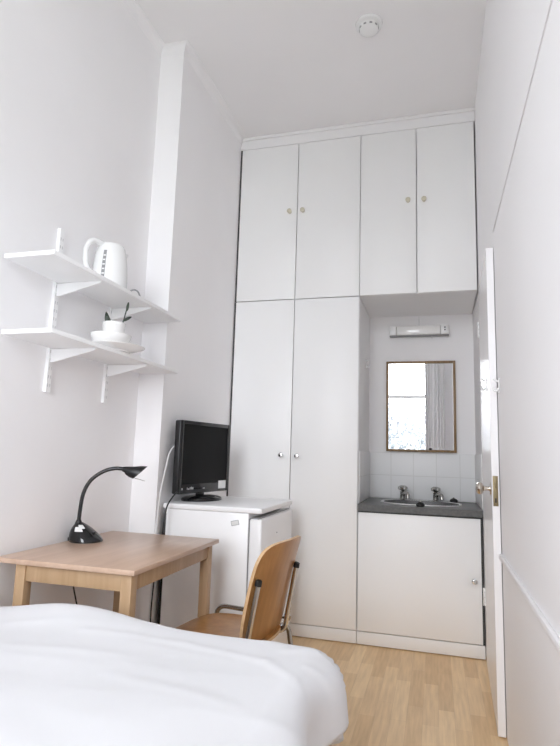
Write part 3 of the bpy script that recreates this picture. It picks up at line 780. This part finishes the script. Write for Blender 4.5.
for s in (-1, 1):
    y = s*.207
    bm = bmesh.new(); tube(bm, fillet([(-.172, y*1.05, 0.002), (-.150, y, CZ+.021), (.155, y, CZ+.016), (.175, y, CZ+.012)], .045, 8), R_, 12)
    lgf = obj('leg', bm, M['chromed'], t)
    bm = bmesh.new(); tube(bm, [(-.1722, y*1.05, .001), (-.171, y*1.05, .03)], .0115, 12); obj('rubber_foot', bm, M['rubber'], lgf)
    bm = bmesh.new(); tube(bm, fillet([(.235, y*1.05, .002), (.172, y*.985, CZ-.03), (.160, y*.93, CZ-.008), (.12, y*.80, CZ-.024)], .03, 6), R_, 12)
    lgr = obj('leg', bm, M['chromed'], t)
    bm = bmesh.new(); tube(bm, [(.2352, y*1.05, .001), (.231, y*1.049, .03)], .0115, 12); obj('rubber_foot', bm, M['rubber'], lgr)
    yb = s*.176
    bm = bmesh.new(); tube(bm, fillet([(.10, yb, CZ-.030), (.164, yb, CZ-.030), (.176, yb, CZ+.04), (.209, yb, .640)], .03, 6), .0100, 12)
    ps = obj('back_post', bm, M['chrome'], t, 'chrome back post')
    bm = bmesh.new(); tube(bm, [(.2072, yb, .628), (.2098, yb, .645), (.2103, yb, .648)], lambda q: .0118 if q < .9 else .007, 12); obj('post_cap', bm, M['rubber'], ps, 'black rubber cap')
bm = bmesh.new(); tube(bm, [(-.06, -.20, CZ-.020), (-.06, .20, CZ-.020)], .008, 10); obj('crossbar', bm, M['chromed'], t)
bm = bmesh.new(); tube(bm, [(.115, -.165, CZ-.030), (.115, .165, CZ-.030)], .008, 10); obj('crossbar', bm, M['chromed'], t)

# ------------------------------------------------------------------ bed
BX0, BX1, BY0, BY1 = XL+.006, 1.045, -3.80, -1.852
t = thing('divan_bed', 'pale divan bed base under the white duvet', 'bed', (0, 0, 0))
obj('divan_base', BX(BX0+.01, BX1-.07, BY0, BY1-.07, .07, .33, .012), M['divan'], t)
for x in (BX0+.1, BX1-.12):
    for y in (BY0+.12, BY1-.15):
        bm = bmesh.new(); lathe(bm, [(.022, 0), (.026, .006), (.026, .069)], 14, 'z', (x, y, 0)); obj('leg', bm, M['black'], t)
tag(obj('mattress', BX(BX0+.004, BX1-.075, BY0, BY1-.075, .331, .530, .04, seg=4), M['mattress']), 'cream mattress on the divan base under the duvet', 'mattress')
# duvet: a sheet laid over the mattress, falling over the foot and the free side
OV = .175; RR = .075; TOPZ = .592
CREASES = [((.42, -2.02), (.68, -1.985), .0060, .016), ((.68, -1.985), (.90, -2.03), .0075, .016), ((.90, -2.03), (1.03, -2.14), .0085, .015),
           ((.93, -1.95), (1.08, -1.86), .0080, .018), ((.86, -1.90), (.95, -1.80), .0065, .018), ((1.00, -2.02), (1.12, -1.98), .0080, .016), ((.30, -2.16), (.58, -2.12), .0050, .018),
           ((.62, -2.22), (.88, -2.26), .0055, .020), ((.98, -2.30), (1.12, -2.26), .007, .018), ((.12, -2.05), (.34, -1.98), .0045, .02), ((.55, -1.88), (.66, -1.80), .005, .018), ((.95, -2.45), (1.12, -2.50), .007, .02)]
def creases(x, y):
    z = 0
    for (ax, ay), (bx_, by_), h, w_ in CREASES:
        dx, dy = bx_-ax, by_-ay; l2 = dx*dx+dy*dy; u = ((x-ax)*dx+(y-ay)*dy)/l2; uc = min(1, max(0, u))
        qx, qy = x-(ax+dx*uc), y-(ay+dy*uc); d = math.hypot(qx, qy)
        z += h*math.exp(-(d/w_)**2)*(1-.25*abs(2*uc-1))
    return z
def duvet_pt(x, y):
    ex = max(0., x-(BX1-RR)); ey = max(0., y-(BY1-RR+.01))
    e = math.hypot(ex, ey)
    px, py = min(x, BX1-RR), min(y, BY1-RR+.01)
    z = TOPZ
    # broad puffiness and the ridge near the foot on the wall side
    z += .010*math.sin(2.1*x+.6)*math.sin(1.7*y) + .008*noise.noise(Vector((x*2.3, y*2.1, 3.1)))+.006*noise.noise(Vector((x*5, y*5, 1.7)))
    z += 0.040*math.exp(-((x-.30)/.20)**2-((y+1.86)/.16)**2)
    # long soft creases
    z += .32*creases(x, y)
    z += .0028*(abs(noise.noise(Vector((x*3.2+y*1.3, y*7, 9.2))))*-1+.25)
    if e > 1e-6:
        dx, dy = ex/e, ey/e
        if e < RR*PI/2:
            a = e/RR; out = RR*math.sin(a); dz = RR*(1-math.cos(a))
        else:
            out = RR+.10*(e-RR*PI/2); dz = RR+(e-RR*PI/2)*.985
        th = math.atan2(dy, dx); al = (px*dy if dy > .7 else py*dx)
        fold = .020*math.sin((th*9.0 if .1 < th < 1.47 else 0)+al*16+1.1)*min(1, max(0, e-.02)/.11)+.010*noise.noise(Vector((px*6, py*6, th*3)))*min(1, e/.1)
        out += fold
        px += dx*out; py += dy*out; z -= dz
    return Vector((px, py, z))
bm = bmesh.new(); nx, ny = 170, 220; rows = []
xs = [BX0+.004+(BX1+OV-.06-BX0)*i/nx for i in range(nx+1)]; ys = [BY0+.3+(BY1+OV-.055-BY0-.3)*j/ny for j in range(ny+1)]
for y in ys: rows.append([bm.verts.new(duvet_pt(x, y)) for x in xs])
for a, b in zip(rows, rows[1:]):
    for i in range(nx): bm.faces.new((a[i], a[i+1], b[i+1], b[i]))
dv = obj('duvet', bm, M['duvet'], ang=180)
so = dv.modifiers.new('thick', 'SOLIDIFY'); so.thickness = .022; so.offset = -1
tag(dv, 'plain white duvet spread over the bed', 'duvet')

# ------------------------------------------------------------------ light and camera
w = bpy.data.worlds.new('overcast sky'); scene.world = w; w.use_nodes = True
bg = w.node_tree.nodes['Background']; bg.inputs['Color'].default_value = (.935, .955, 1.0, 1); bg.inputs['Strength'].default_value = 5.0
pl = bpy.data.lights.new('window portal', 'AREA'); pl.shape = 'RECTANGLE'; pl.size = WX1-WX0; pl.size_y = WZ1-WZ0; pl.cycles.is_portal = True
po = bpy.data.objects.new('window_portal', pl); COL.objects.link(po)
po.location = ((WX0+WX1)/2, YF-.20, (WZ0+WZ1)/2); po.rotation_euler = (PI/2, 0, 0)

cam = bpy.data.cameras.new('camera'); co = bpy.data.objects.new('camera', cam); COL.objects.link(co)
cx, cy, cz, yaw, pit, rol, fpx = 1.2803, -3.3098, 1.0663, .2792, .1453, .0307, 547.24
Fv = Vector((-math.sin(yaw)*math.cos(pit), math.cos(yaw)*math.cos(pit), math.sin(pit)))
R0 = Vector((math.cos(yaw), math.sin(yaw), 0)); U0 = R0.cross(Fv)
Rv = math.cos(rol)*R0+math.sin(rol)*U0; Uv = -math.sin(rol)*R0+math.cos(rol)*U0
co.matrix_world = Matrix(((Rv.x, Uv.x, -Fv.x, cx), (Rv.y, Uv.y, -Fv.y, cy), (Rv.z, Uv.z, -Fv.z, cz), (0, 0, 0, 1)))
cam.sensor_fit = 'VERTICAL'; cam.sensor_height = 24; cam.lens = fpx*24/746; cam.clip_start = .02
scene.camera = co
vs = scene.view_settings; vs.view_transform = 'Standard'; vs.look = 'None'; vs.gamma = 1; vs.exposure = 1.75; vs.use_curve_mapping = False
cy_ = scene.cycles
cy_.max_bounces = 16; cy_.diffuse_bounces = 12; cy_.glossy_bounces = 6; cy_.transmission_bounces = 8; cy_.transparent_max_bounces = 12
cy_.caustics_reflective = False; cy_.caustics_refractive = False; cy_.use_denoising = True; cy_.sample_clamp_indirect = 8
